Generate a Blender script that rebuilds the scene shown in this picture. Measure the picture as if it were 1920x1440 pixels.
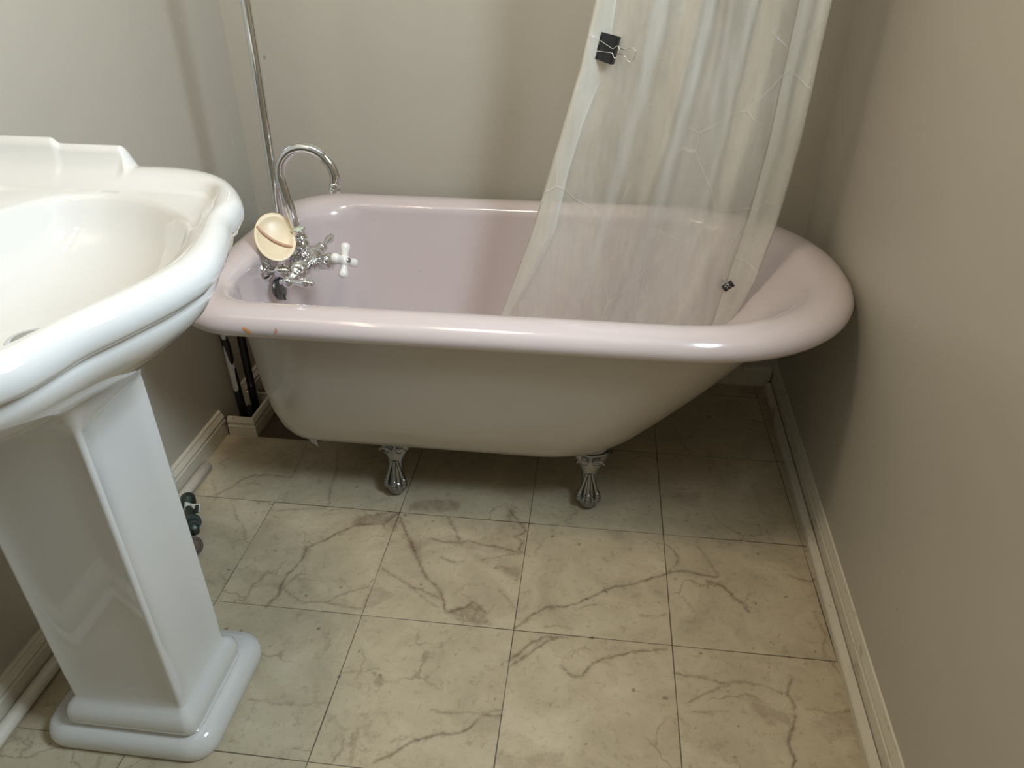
import bpy, bmesh, math, random
import numpy as np
from mathutils import Vector, Matrix, noise

# ------------------------------------------------------------------ scene
for o in list(bpy.data.objects):
    bpy.data.objects.remove(o)
S = bpy.context.scene
C = S.collection
PI = math.pi
random.seed(7)

# camera ------------------------------------------------------------
cd = bpy.data.cameras.new('camera')
cam = bpy.data.objects.new('camera', cd)
C.objects.link(cam)
cam.location = (0.717798, -1.566075, 1.163281)
cam.rotation_euler = (1.01492255, -0.00178579, 0.11825516)
cd.sensor_width = 36.0
cd.lens = 1375.4045 / 1920 * 36.0
cd.clip_start = 0.01
S.camera = cam
S.view_settings.view_transform = 'Standard'
S.view_settings.look = 'None'
S.view_settings.gamma = 1
S.view_settings.use_curve_mapping = False
S.view_settings.exposure = 0.32

# light ---------------------------------------------------------------
WINDOW_Y0, WINDOW_Y1, WINDOW_Z0, WINDOW_Z1 = -1.42, -.56, 1.28, 2.12
w = bpy.data.worlds.new('world'); S.world = w; w.use_nodes = True
w.node_tree.nodes['Background'].inputs[0].default_value = (0.70, 0.85, 1.0, 1)
w.node_tree.nodes['Background'].inputs[1].default_value = 1.0

def area(name, loc, target, size, size_y, power, col, spread=180):
    d = bpy.data.lights.new(name, 'AREA'); d.shape = 'RECTANGLE'
    d.size = size; d.size_y = size_y; d.energy = power; d.color = col
    d.spread = math.radians(spread)
    o = bpy.data.objects.new(name, d); C.objects.link(o)
    o.location = loc
    o.rotation_euler = (Vector(target) - Vector(loc)).to_track_quat('-Z', 'Z').to_euler()
    return o
# daylight that enters through the window in the right wall, behind the camera
for z_ in (1.49, 1.91):                                            # lower and upper sash
    area('window_daylight', (1.345, -.99, z_), (0.0, -.99, z_ - .35), 0.78, 0.36, 18.5, (0.71, 0.865, 1.0))
# soft ceiling lamp over the floor (its disc is the ceiling fixture built below)
area('ceiling_lamp_light', (0.25, -0.80, 2.34), (0.25, -0.80, 0), 0.28, 0.28, 8.5, (1.0, 0.83, 0.64))
VANITY_STRENGTH = 15.0

# ------------------------------------------------------------------ helpers
def link_mesh(name, verts, faces, mat=None, parent=None, smooth=True, kind=None):
    me = bpy.data.meshes.new(name)
    me.from_pydata([tuple(v) for v in verts], [], faces)
    me.update()
    bm = bmesh.new(); bm.from_mesh(me)
    bmesh.ops.recalc_face_normals(bm, faces=bm.faces)
    bm.to_mesh(me); bm.free()
    if smooth:
        me.polygons.foreach_set('use_smooth', [True] * len(me.polygons))
    o = bpy.data.objects.new(name, me); C.objects.link(o)
    if mat: me.materials.append(mat)
    if parent:
        o.parent = parent
        o.matrix_parent_inverse = Matrix.Translation(parent.location).inverted() if parent.type == 'EMPTY' and parent.parent is None else Matrix()
    if kind: o['kind'] = kind
    return o

def thing(name, label, cat, loc=(0, 0, 0), group=None):
    o = bpy.data.objects.new(name, None); C.objects.link(o)
    o.location = loc; o.empty_display_size = 0.05
    o['label'] = label; o['category'] = cat
    if group: o['group'] = group
    return o

def tag(o, label, cat, group=None):
    o['label'] = label; o['category'] = cat
    if group: o['group'] = group
    return o

def autosharp(o, deg=35):
    me = o.data
    bm = bmesh.new(); bm.from_mesh(me)
    for e in bm.edges:
        if len(e.link_faces) == 2 and e.calc_face_angle(0) > math.radians(deg):
            e.smooth = False
    bm.to_mesh(me); bm.free()

class MB:
    """collects shapes for one mesh"""
    def __init__(s): s.v = []; s.f = []
    def add(s, v, f):
        n = len(s.v); s.v += [tuple(x) for x in v]; s.f += [tuple(i + n for i in q) for q in f]
        return s
    def loft(s, loops, cap0=False, cap1=False, closed=True):
        n = len(loops[0]); base = len(s.v)
        for L in loops: s.v += [tuple(p) for p in L]
        m = n if closed else n - 1
        for i in range(len(loops) - 1):
            a = base + i * n; b = a + n
            for j in range(m):
                k = (j + 1) % n
                s.f.append((a + j, a + k, b + k, b + j))
        if cap0: s.f.append(tuple(base + j for j in range(n)))
        if cap1:
            a = base + (len(loops) - 1) * n
            s.f.append(tuple(a + j for j in range(n)))
        return s
    def lathe(s, prof, org, axis, n=32, cap=True):
        a = Vector(axis).normalized(); u = a.orthogonal().normalized(); w = a.cross(u); org = Vector(org)
        loops = []
        for t, r in prof:
            r = max(r, 1e-5)
            loops.append([org + a * t + (u * math.cos(2 * PI * k / n) + w * math.sin(2 * PI * k / n)) * r for k in range(n)])
        return s.loft(loops, cap, cap)
    def tube(s, pts, r, n=16, cap=True):
        pts = [Vector(p) for p in pts]; m = len(pts)
        rs = r if isinstance(r, (list, tuple)) else [r] * m
        loops = []; u = None
        for i, p in enumerate(pts):
            t = (pts[min(i + 1, m - 1)] - pts[max(i - 1, 0)]).normalized()
            if u is None: u = t.orthogonal().normalized()
            u = (u - t * u.dot(t)).normalized(); w = t.cross(u)
            loops.append([p + (u * math.cos(2 * PI * k / n) + w * math.sin(2 * PI * k / n)) * rs[i] for k in range(n)])
        return s.loft(loops, cap, cap)
    def box(s, lo, hi, bev=0.0):
        bm = bmesh.new()
        bmesh.ops.create_cube(bm, size=1)
        for v in bm.verts:
            v.co = Vector([lo[i] + (v.co[i] + .5) * (hi[i] - lo[i]) for i in range(3)])
        if bev: bmesh.ops.bevel(bm, geom=bm.edges[:], offset=bev, segments=2, affect='EDGES', profile=.6)
        bm.verts.index_update()
        s.add([v.co[:] for v in bm.verts], [[v.index for v in f.verts] for f in bm.faces]); bm.free()
        return s
    def ball(s, c, r, n=24, m=12, sc=(1, 1, 1)):
        loops = []
        for i in range(m + 1):
            a = -PI / 2 + PI * i / m
            loops.append([(c[0] + sc[0] * r * max(math.cos(a), 1e-4) * math.cos(2 * PI * k / n), c[1] + sc[1] * r * max(math.cos(a), 1e-4) * math.sin(2 * PI * k / n), c[2] + sc[2] * r * math.sin(a)) for k in range(n)])
        return s.loft(loops, True, True)
    def sweep(s, prof, p0, p1, out, cap=True):
        """prof = [(offset from wall, z)], swept from p0 to p1 (xy), out = unit xy from the wall"""
        loops = []
        for p in (p0, p1):
            loops.append([(p[0] + out[0] * d, p[1] + out[1] * d, z) for d, z in prof])
        return s.loft(loops, cap, cap)
    def build(s, name, mat, parent=None, smooth=True, sharp=None, kind=None):
        o = link_mesh(name, s.v, s.f, mat, parent, smooth, kind)
        if sharp: autosharp(o, sharp)
        return o

def crom(pts, per=8, closed=False):
    out = []; n = len(pts); pts = [Vector(p) for p in pts]
    rng = range(n) if closed else range(n - 1)
    for i in rng:
        if closed: a, b, c, d = pts[i - 1], pts[i], pts[(i + 1) % n], pts[(i + 2) % n]
        else: a, b, c, d = pts[max(i - 1, 0)], pts[i], pts[i + 1], pts[min(i + 2, n - 1)]
        for k in range(per):
            t = k / per
            out.append(.5 * ((2 * b) + (c - a) * t + (2 * a - 5 * b + 4 * c - d) * t * t + (3 * b - a - 3 * c + d) * t ** 3))
    if not closed: out.append(pts[-1])
    return out

def sstep(a, b, x):
    t = min(max((x - a) / (b - a), 0), 1); return t * t * (3 - 2 * t)

# ------------------------------------------------------------------ materials
class NT:
    def __init__(s, name):
        s.m = bpy.data.materials.new(name); s.m.use_nodes = True
        s.t = s.m.node_tree; s.n = s.t.nodes; s.b = s.n['Principled BSDF']; s.out = s.n['Material Output']
    def new(s, typ, **k):
        n = s.n.new(typ)
        for a, b in k.items(): setattr(n, a, b)
        return n
    def l(s, a, b): s.t.links.new(a, b)
    def coord(s, scale=(1, 1, 1)):
        c = s.new('ShaderNodeTexCoord'); mp = s.new('ShaderNodeMapping'); mp.inputs['Scale'].default_value = scale
        s.l(c.outputs['Object'], mp.inputs[0]); return mp.outputs[0]
    def noise(s, scale, detail=4, rough=.55, vec=None, dist=0):
        n = s.new('ShaderNodeTexNoise'); n.inputs['Scale'].default_value = scale
        n.inputs['Detail'].default_value = detail; n.inputs['Roughness'].default_value = rough; n.inputs['Distortion'].default_value = dist
        s.l(vec if vec is not None else s.coord(), n.inputs['Vector']); return n.outputs['Fac']
    def ramp(s, fac, stops):
        r = s.new('ShaderNodeValToRGB'); e = r.color_ramp.elements
        while len(e) < len(stops): e.new(.5)
        for i, (p, c) in enumerate(stops):
            e[i].position = p; e[i].color = (*c, 1) if len(c) == 3 else c
        s.l(fac, r.inputs[0]); return r.outputs[0]
    def mix(s, fac, a, b, mode='MIX'):
        m = s.new('ShaderNodeMix', data_type='RGBA', blend_type=mode)
        for i, v in ((0, fac), (6, a), (7, b)):
            if isinstance(v, (int, float)): m.inputs[i].default_value = v
            elif isinstance(v, tuple): m.inputs[i].default_value = (*v, 1)
            else: s.l(v, m.inputs[i])
        return m.outputs[2]
    def math(s, op, a, b=0.0, c=None, clamp=False):
        m = s.new('ShaderNodeMath', operation=op); m.use_clamp = clamp
        for i, v in enumerate((a, b, c)):
            if v is None: continue
            if isinstance(v, (int, float)): m.inputs[i].default_value = v
            else: s.l(v, m.inputs[i])
        return m.outputs[0]
    def bump(s, h, strength=.1, dist=.01):
        b = s.new('ShaderNodeBump'); b.inputs['Strength'].default_value = strength; b.inputs['Distance'].default_value = dist
        s.l(h, b.inputs['Height']); s.l(b.outputs[0], s.b.inputs['Normal'])
    def set(s, **k):
        for a, v in k.items():
            i = s.b.inputs[a.replace('_', ' ')]
            if isinstance(v, (int, float)): i.default_value = v
            elif isinstance(v, tuple): i.default_value = (*v, 1)
            else: s.l(v, i)
        return s

def srgb(r, g, b):
    f = lambda c: ((c / 255 + .055) / 1.055) ** 2.4 if c > 10 else c / 255 / 12.92
    return (f(r), f(g), f(b))

def paint(name, col, rough=.45, bump=.05, vary=.06, spec=.5):
    n = NT(name)
    f = n.noise(3.0, 5)
    c = n.mix(f, tuple(x * (1 - vary) for x in col), tuple(min(1, x * (1 + vary)) for x in col))
    n.set(Base_Color=c, Roughness=rough); n.b.inputs['Specular IOR Level'].default_value = spec
    n.bump(n.noise(260, 3), bump, .002)
    return n

def wall_paint(name, col, specks=True):
    n = NT(name)
    f = n.noise(1.6, 3)
    c = n.mix(f, tuple(x * .95 for x in col), tuple(x * 1.05 for x in col))
    # chips and scuffs
    sp = n.noise(34, 3, .7, n.coord((1, 1, .55)))
    m = n.ramp(sp, [(.735, (0, 0, 0)), (.75, (1, 1, 1))])
    c = n.mix(n.math('MULTIPLY', m, .35), c, srgb(225, 222, 205))
    d = n.noise(21, 2, .6, n.coord((.9, 1.2, 1)))
    m2 = n.ramp(d, [(.76, (0, 0, 0)), (.785, (1, 1, 1))])
    c = n.mix(n.math('MULTIPLY', m2, .35), c, srgb(70, 66, 58))
    n.set(Base_Color=c, Roughness=.36)
    n.b.inputs['Specular IOR Level'].default_value = .45
    h = n.math('ADD', n.math('MULTIPLY', n.noise(9, 3), .6), n.math('MULTIPLY', n.noise(120, 4), .12))
    n.bump(h, .18, .012)
    return n.m

M = {}
M['wall'] = wall_paint('grey_wall_paint', srgb(180, 173, 159))
M['ceiling'] = paint('ceiling_paint', srgb(225, 222, 214), .8).m
def trim_mat(name, dirt=.5):
    n = NT(name)
    f = n.noise(9, 6, .7)
    g = n.noise(60, 4, .7, n.coord((1, .25, 1)))
    c = n.mix(f, srgb(214, 208, 192), srgb(196, 186, 164))
    m = n.ramp(n.math('ADD', n.math('MULTIPLY', f, .6), n.math('MULTIPLY', g, .5)), [(.62, (0, 0, 0)), (.72, (1, 1, 1))])
    c = n.mix(n.math('MULTIPLY', m, dirt), c, srgb(96, 72, 48))
    n.set(Base_Color=c, Roughness=.45); n.bump(g, .15, .002)
    return n.m
M['trim'] = trim_mat('worn_white_trim', .7)
M['trim_old'] = trim_mat('stained_white_trim', 1.0)
def porcelain(name, col, rough=.07, bumps=.0, spots=None):
    n = NT(name)
    f = n.noise(2.2, 3)
    c = n.mix(f, tuple(x * .97 for x in col), tuple(min(1, x * 1.02) for x in col))
    if spots:
        s_ = n.noise(spots[0], 3, .6)
        m = n.ramp(s_, [(spots[1], (0, 0, 0)), (spots[1] + .03, (1, 1, 1))])
        c = n.mix(n.math('MULTIPLY', m, spots[3]), c, spots[2])
    n.set(Base_Color=c, Roughness=rough)
    n.b.inputs['Coat Weight'].default_value = .6; n.b.inputs['Coat Roughness'].default_value = .04
    if bumps: n.bump(n.noise(14, 3), bumps, .01)
    return n
M['sink'] = porcelain('white_vitreous_china', srgb(206, 205, 201)).m
M['tub_in'] = porcelain('pink_tub_enamel', srgb(206, 193, 192), .16, .04, (18, .74, srgb(120, 105, 95), .5)).m
M['tub_out'] = porcelain('painted_tub_outside', srgb(188, 180, 170), .3, .05, (40, .8, srgb(70, 60, 52), .6)).m
def metal(name, col, rough, bump=0.0):
    n = NT(name); n.set(Base_Color=n.mix(n.noise(40, 3), tuple(x * .9 for x in col), col), Roughness=rough, Metallic=1.0)
    if bump: n.bump(n.noise(90, 3), bump, .002)
    return n.m
M['chrome'] = metal('polished_chrome', (.80, .82, .84), .07)
M['dark_chrome'] = metal('dull_dark_chrome', (.16, .17, .18), .25)
M['foot'] = metal('brushed_nickel_foot', (.33, .34, .335), .26, .1)
M['wire'] = metal('nickel_wire', (.85, .82, .76), .2)
M['brass_green'] = metal('tarnished_green_metal', (.10, .125, .115), .5, .3)
M['rust'] = metal('rusty_disc', (.26, .20, .17), .5, .4)
M['black_steel'] = paint('black_clip_steel', srgb(26, 28, 30), .35, .02).m
M['porcelain_knob'] = porcelain('white_porcelain_handle', srgb(240, 238, 232), .1).m
M['ink'] = paint('black_ink', srgb(25, 25, 25), .5).m
M['green_ink'] = paint('green_ink', srgb(35, 110, 60), .5).m
M['tag'] = paint('paper_tag', srgb(214, 214, 200), .6).m
M['white_pipe'] = paint('white_plastic_pipe', srgb(214, 206, 190), .35, .02, .08).m
M['seal'] = paint('pale_rubber_seal', srgb(200, 205, 180), .5).m
M['flake'] = paint('white_flaked_coating', srgb(200, 190, 196), .5, .3).m
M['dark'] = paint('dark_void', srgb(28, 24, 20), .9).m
n = NT('peeling_black_paint_pipe')
pk = n.noise(16, 2, .5, n.coord((1.6, 1.6, .55)))
c = n.mix(n.ramp(pk, [(.622, (0, 0, 0)), (.634, (1, 1, 1))]), srgb(24, 21, 21), srgb(176, 178, 178))
n.set(Base_Color=c, Roughness=.45); n.bump(pk, .3, .004)
M['peel'] = n.m
n = NT('cream_translucent_plastic')
n.set(Base_Color=n.mix(n.noise(30, 4), srgb(236, 224, 196), srgb(226, 206, 170)), Roughness=.35)
n.b.inputs['Subsurface Weight'].default_value = .25
n.b.inputs['Subsurface Radius'].default_value = (.02, .012, .006)
M['dish'] = n.m
n = NT('dish_rib_plastic'); n.set(Base_Color=srgb(190, 150, 122), Roughness=.35); M['rib'] = n.m
n = NT('chipped_orange_primer'); n.set(Base_Color=n.mix(n.noise(200, 3), srgb(226, 140, 62), srgb(214, 160, 110)), Roughness=.6); M['chip'] = n.m
n = NT('pink_primer_scuff'); n.set(Base_Color=srgb(205, 150, 136), Roughness=.5); M['chip2'] = n.m
def emis(name, col, st):
    n = NT(name); n.set(Base_Color=(.8, .8, .8), Emission_Color=col); n.b.inputs['Emission Strength'].default_value = st; return n.m
M['bulb'] = emis('warm_bulb_glass', (1.0, .80, .58), VANITY_STRENGTH)

# shower curtain: frosted, creased clear vinyl
n = NT('frosted_vinyl_curtain')
co = n.coord((1, 1, .22))
big = n.noise(7, 4, .6, co)
fine = n.noise(55, 5, .7, n.coord((1, 1, .5)))
vor = n.new('ShaderNodeTexVoronoi', feature='DISTANCE_TO_EDGE'); vor.inputs['Scale'].default_value = 6.5
wn = n.new('ShaderNodeTexNoise'); wn.inputs['Scale'].default_value = 9; n.l(n.coord(), wn.inputs['Vector'])
vm = n.new('ShaderNodeVectorMath', operation='MULTIPLY_ADD'); vm.inputs[1].default_value = (.03, .03, .03)
n.l(wn.outputs['Color'], vm.inputs[0]); n.l(n.coord((1, .3, .9)), vm.inputs[2]); n.l(vm.outputs[0], vor.inputs['Vector'])
crease = n.ramp(vor.outputs['Distance'], [(0.0, (1, 1, 1)), (.014, (0, 0, 0))])
cm = n.math('MULTIPLY', crease, n.ramp(n.noise(4, 2), [(.50, (0, 0, 0)), (.62, (1, 1, 1))]))
df = n.new('ShaderNodeBsdfDiffuse'); df.inputs[0].default_value = (*srgb(246, 243, 232), 1)
tl = n.new('ShaderNodeBsdfTranslucent'); tl.inputs[0].default_value = (*srgb(240, 236, 224), 1)
gl = n.new('ShaderNodeBsdfGlossy'); gl.inputs['Roughness'].default_value = .28
tr = n.new('ShaderNodeBsdfTransparent'); tr.inputs[0].default_value = (.97, .96, .94, 1)
m1 = n.new('ShaderNodeMixShader'); m1.inputs[0].default_value = .22; n.l(df.outputs[0], m1.inputs[1]); n.l(tl.outputs[0], m1.inputs[2])
m2 = n.new('ShaderNodeMixShader'); m2.inputs[0].default_value = .2; n.l(m1.outputs[0], m2.inputs[1]); n.l(gl.outputs[0], m2.inputs[2])
fr = n.new('ShaderNodeLayerWeight'); fr.inputs[0].default_value = .42
op = n.math('ADD', n.math('MULTIPLY', n.ramp(big, [(.40, (0, 0, 0)), (.62, (1, 1, 1))]), .20), n.math('MULTIPLY', fine, .10))
op = n.math('ADD', op, n.math('MULTIPLY', fr.outputs['Facing'], .75))
op = n.math('ADD', op, n.math('MULTIPLY', cm, .12))
hem = n.new('ShaderNodeAttribute', attribute_name='hem')
op = n.math('ADD', op, n.math('MULTIPLY', hem.outputs['Fac'], .16))
op = n.math('ADD', op, .21, clamp=True)
m3 = n.new('ShaderNodeMixShader'); n.l(op, m3.inputs[0]); n.l(tr.outputs[0], m3.inputs[1]); n.l(m2.outputs[0], m3.inputs[2])
bp = n.new('ShaderNodeBump'); bp.inputs['Strength'].default_value = .5; bp.inputs['Distance'].default_value = .01
n.l(n.math('ADD', n.math('MULTIPLY', cm, .15), n.math('MULTIPLY', n.noise(16, 4, .6, n.coord((1, 1, .6))), .8)), bp.inputs['Height'])
for s_ in (df, tl, gl): n.l(bp.outputs[0], s_.inputs['Normal'])
n.l(m3.outputs[0], n.out.inputs['Surface'])
M['curtain'] = n.m

# floor: marbled vinyl tiles, 305 mm; the veins come from a painted attribute
T = 0.3048
n = NT('marbled_vinyl_tiles')
tc = n.new('ShaderNodeTexCoord'); sx = n.new('ShaderNodeSeparateXYZ'); n.l(tc.outputs['Object'], sx.inputs[0])
at = n.new('ShaderNodeAttribute', attribute_name='marks'); sc = n.new('ShaderNodeSeparateColor'); n.l(at.outputs['Color'], sc.inputs[0])
X = n.math('DIVIDE', sx.outputs[0], T); Y = n.math('DIVIDE', sx.outputs[1], T)
ix = n.math('FLOOR', X); iy = n.math('FLOOR', Y)
cb = n.new('ShaderNodeCombineXYZ'); n.l(ix, cb.inputs[0]); n.l(iy, cb.inputs[1])
wnz = n.new('ShaderNodeTexWhiteNoise', noise_dimensions='2D'); n.l(cb.outputs[0], wnz.inputs['Vector'])
sh = n.new('ShaderNodeVectorMath', operation='MULTIPLY_ADD'); sh.inputs[1].default_value = (7, 7, 7)
n.l(wnz.outputs['Color'], sh.inputs[0]); n.l(tc.outputs['Object'], sh.inputs[2])
tv = sh.outputs[0]
mo = n.noise(9, 6, .65, tv, .6); mf = n.noise(60, 5, .7, tv, .3); mh = n.noise(240, 3, .7, tv)
base = n.ramp(mo, [(.30, srgb(166, 153, 128)), (.5, srgb(184, 170, 142)), (.72, srgb(200, 187, 160))])
base = n.mix(n.math('MULTIPLY', wnz.outputs['Value'], .25), base, srgb(175, 170, 148))
base = n.mix(n.ramp(mf, [(.54, (0, 0, 0)), (.70, (.45, .45, .45))]), base, srgb(136, 121, 96))
base = n.mix(n.ramp(mh, [(.62, (0, 0, 0)), (.8, (.35, .35, .35))]), base, srgb(120, 104, 80))
# faint thin natural veins of each tile
v2 = n.new('ShaderNodeTexVoronoi', feature='DISTANCE_TO_EDGE'); v2.inputs['Scale'].default_value = 7
wv = n.new('ShaderNodeTexNoise'); wv.inputs['Scale'].default_value = 12; wv.inputs['Detail'].default_value = 5; n.l(tv, wv.inputs['Vector'])
vm2 = n.new('ShaderNodeVectorMath', operation='MULTIPLY_ADD'); vm2.inputs[1].default_value = (.16, .16, .16)
n.l(wv.outputs['Color'], vm2.inputs[0]); n.l(tv, vm2.inputs[2]); n.l(vm2.outputs[0], v2.inputs['Vector'])
fv = n.ramp(v2.outputs['Distance'], [(0, (1, 1, 1)), (.03, (0, 0, 0))])
fv = n.math('MULTIPLY', fv, n.ramp(n.noise(6, 2, .5, tv), [(.52, (0, 0, 0)), (.66, (.55, .55, .55))]))
base = n.mix(fv, base, srgb(128, 108, 84))
# traced stains and veins
brk = n.ramp(n.noise(45, 5, .7, tv), [(.30, (.25, .25, .25)), (.6, (1, 1, 1))])
base = n.mix(n.math('MULTIPLY', n.math('MULTIPLY', sc.outputs[1], .62), brk), base, srgb(118, 96, 76))
base = n.mix(n.math('MULTIPLY', n.math('MULTIPLY', sc.outputs[0], .8), brk, clamp=True), base, srgb(92, 68, 50))
base = n.mix(sc.outputs[2], base, n.mix(mf, srgb(62, 50, 38), srgb(96, 82, 64)))
# seams between the tiles
def seam(v, lowscale):
    d = n.math('ABSOLUTE', n.math('SUBTRACT', n.math('FRACT', n.math('ADD', v, .5)), .5))
    wdt = n.math('MULTIPLY', n.ramp(n.noise(lowscale, 3), [(.35, (.25, .25, .25)), (.62, (1, 1, 1))]), .0042)
    return n.math('LESS_THAN', d, wdt)
row = n.math('MULTIPLY', n.math('LESS_THAN', sx.outputs[0], .1), n.math('GREATER_THAN', sx.outputs[1], -.300))   # the row under the tap end is laid half a tile over
seams = n.math('MAXIMUM', n.math('MULTIPLY', seam(X, 3.1), n.math('SUBTRACT', 1.0, row)), seam(Y, 2.3))
seams = n.math('MULTIPLY', seams, n.math('SUBTRACT', 1.0, sc.outputs[2]))
base = n.mix(n.math('MULTIPLY', seams, .8), base, srgb(44, 36, 28))
rg = n.math('ADD', n.math('MULTIPLY', mo, .2), .30)
n.set(Base_Color=base, Roughness=rg)
n.bump(n.math('ADD', n.math('MULTIPLY', mf, .3), n.math('ADD', n.math('MULTIPLY', mh, .1), n.math('MULTIPLY', seams, -1.0))), .12, .002)
M['floor'] = n.m
VEINS=[
(1,[(0.304,-0.304),(0.279,-0.346),(0.213,-0.362),(0.181,-0.391),(0.155,-0.418),(0.129,-0.441),(0.134,-0.478),(0.116,-0.524),(0.113,-0.552),(0.119,-0.579),(0.112,-0.596),(0.106,-0.613)]),
(0.6,[(0.119,-0.559),(0.149,-0.582),(0.180,-0.595),(0.223,-0.583),(0.268,-0.591),(0.301,-0.596)]),
(0.6,[(0.223,-0.583),(0.257,-0.556),(0.293,-0.534),(0.298,-0.516)]),
(0.35,[(0.147,-0.534),(0.206,-0.531),(0.252,-0.523)]),
(0.5,[(0.121,-0.565),(0.126,-0.551),(0.137,-0.522),(0.157,-0.518)]),
(0.9,[(0.311,-0.321),(0.339,-0.376),(0.377,-0.441),(0.411,-0.496),(0.445,-0.526),(0.460,-0.551),(0.471,-0.582)]),
(0.8,[(0.471,-0.582),(0.500,-0.572),(0.522,-0.550),(0.540,-0.568),(0.552,-0.579)]),
(0.8,[(0.392,-0.381),(0.433,-0.388),(0.461,-0.385),(0.482,-0.378),(0.512,-0.387),(0.557,-0.389),(0.603,-0.403)]),
(0.7,[(0.423,-0.307),(0.433,-0.327),(0.450,-0.354),(0.461,-0.385)]),
(0.8,[(0.560,-0.273),(0.587,-0.304),(0.607,-0.335),(0.581,-0.355),(0.602,-0.368),(0.596,-0.392),(0.608,-0.402)]),
(0.7,[(0.431,-0.435),(0.455,-0.443),(0.482,-0.440)]),
(0.5,[(0.519,-0.432),(0.550,-0.420),(0.603,-0.403)]),
(0.7,[(0.311,-0.483),(0.349,-0.503),(0.386,-0.526),(0.420,-0.536),(0.449,-0.546)]),
(0.5,[(0.377,-0.521),(0.418,-0.550),(0.454,-0.571)]),
(0.9,[(0.610,-0.603),(0.627,-0.582),(0.650,-0.561),(0.674,-0.545),(0.709,-0.541),(0.729,-0.529),(0.759,-0.509),(0.789,-0.481),(0.830,-0.466),(0.877,-0.446),(0.915,-0.428)]),
(0.5,[(0.677,-0.551),(0.689,-0.544)]),
(0.5,[(0.769,-0.527),(0.749,-0.533),(0.729,-0.545)]),
(0.4,[(0.668,-0.596),(0.692,-0.590),(0.719,-0.593)]),
(0.9,[(0.896,-0.436),(0.918,-0.425),(0.947,-0.413),(0.984,-0.417),(1.020,-0.421)]),
(0.6,[(0.988,-0.332),(1.007,-0.375),(1.024,-0.416)]),
(0.7,[(0.920,-0.340),(0.935,-0.357),(0.943,-0.383),(0.921,-0.420)]),
(0.9,[(0.997,-0.435),(1.021,-0.442),(1.029,-0.449),(1.049,-0.478),(1.062,-0.488),(1.074,-0.510)]),
(0.7,[(1.176,-0.398),(1.193,-0.404),(1.211,-0.409),(1.224,-0.400)]),
(0.5,[(1.203,-0.498),(1.211,-0.548),(1.197,-0.585),(1.199,-0.598)]),
(0.4,[(0.936,-0.476),(0.952,-0.498),(0.968,-0.523)]),
(0.5,[(0.855,-0.544),(0.890,-0.543),(0.914,-0.537)]),
(0.7,[(0.916,-0.671),(0.959,-0.675),(0.995,-0.683),(1.017,-0.678),(1.038,-0.675),(1.074,-0.680),(1.103,-0.692)]),
(0.6,[(0.930,-0.730),(0.955,-0.713),(0.994,-0.693),(1.017,-0.678)]),
(0.6,[(0.942,-0.744),(0.973,-0.743),(1.004,-0.739)]),
(1,[(1.125,-0.659),(1.111,-0.691),(1.119,-0.714),(1.118,-0.731),(1.109,-0.755),(1.093,-0.784),(1.099,-0.815),(1.094,-0.830)]),
(0.6,[(1.139,-0.717),(1.160,-0.715),(1.178,-0.721),(1.220,-0.713)]),
(0.4,[(1.123,-0.587),(1.134,-0.612)]),
(0.5,[(0.971,0.124),(0.982,0.057),(1.001,0.007)]),
(0.4,[(1.150,-0.265),(1.157,-0.303)]),
(0.9,[(0.610,-0.684),(0.630,-0.654),(0.647,-0.634),(0.665,-0.620),(0.713,-0.617)]),
(0.8,[(0.615,-0.692),(0.636,-0.670),(0.658,-0.650),(0.676,-0.628)]),
(0.8,[(0.708,-0.681),(0.718,-0.693),(0.727,-0.700),(0.745,-0.701),(0.754,-0.683),(0.763,-0.666),(0.790,-0.651),(0.837,-0.636),(0.904,-0.618)]),
(0.9,[(0.410,-0.907),(0.428,-0.894),(0.441,-0.882),(0.455,-0.869),(0.473,-0.855),(0.505,-0.843),(0.543,-0.836),(0.561,-0.820),(0.570,-0.807),(0.580,-0.796),(0.606,-0.795)]),
(0.6,[(0.487,-0.798),(0.523,-0.800),(0.544,-0.793),(0.557,-0.794),(0.584,-0.793),(0.593,-0.785),(0.605,-0.786)]),
(0.5,[(0.429,-0.865),(0.439,-0.857),(0.452,-0.856)]),
(0.4,[(0.160,-0.814),(0.192,-0.813),(0.217,-0.818),(0.259,-0.820),(0.299,-0.805)]),
(0.5,[(0.352,-0.883),(0.347,-0.906)]),
(0.4,[(0.351,-0.847),(0.346,-0.857),(0.352,-0.883)]),
(0.7,[(-0.155,-0.297),(-0.138,-0.285),(-0.126,-0.265),(-0.109,-0.229),(-0.095,-0.218),(-0.054,-0.208),(-0.033,-0.210),(0.006,-0.210)]),
(0.5,[(-0.187,-0.244),(-0.165,-0.270),(-0.145,-0.305)]),
(0.6,[(-0.193,-0.163),(-0.195,-0.179),(-0.180,-0.182),(-0.174,-0.202)]),
(0.5,[(0.006,-0.210),(0.004,-0.170),(0.005,-0.139),(-0.009,-0.065)]),
(0.6,[(0.084,-0.087),(0.108,-0.168),(0.117,-0.236),(0.129,-0.299)]),
(0.4,[(0.155,-0.110),(0.148,-0.153),(0.148,-0.183)]),
(0.5,[(0.004,-0.333),(0.074,-0.323),(0.124,-0.311)]),
(0.5,[(-0.091,-0.326),(-0.067,-0.366),(-0.047,-0.385),(-0.034,-0.404),(-0.018,-0.435)]),
(0.4,[(0.228,-0.518),(0.258,-0.542)]),
(0.4,[(0.042,-0.403),(0.057,-0.434)]),
(0.5,[(0.568,-0.511),(0.586,-0.529),(0.604,-0.553)]),
(0.4,[(0.306,-0.742),(0.343,-0.738),(0.373,-0.726)])]
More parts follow.
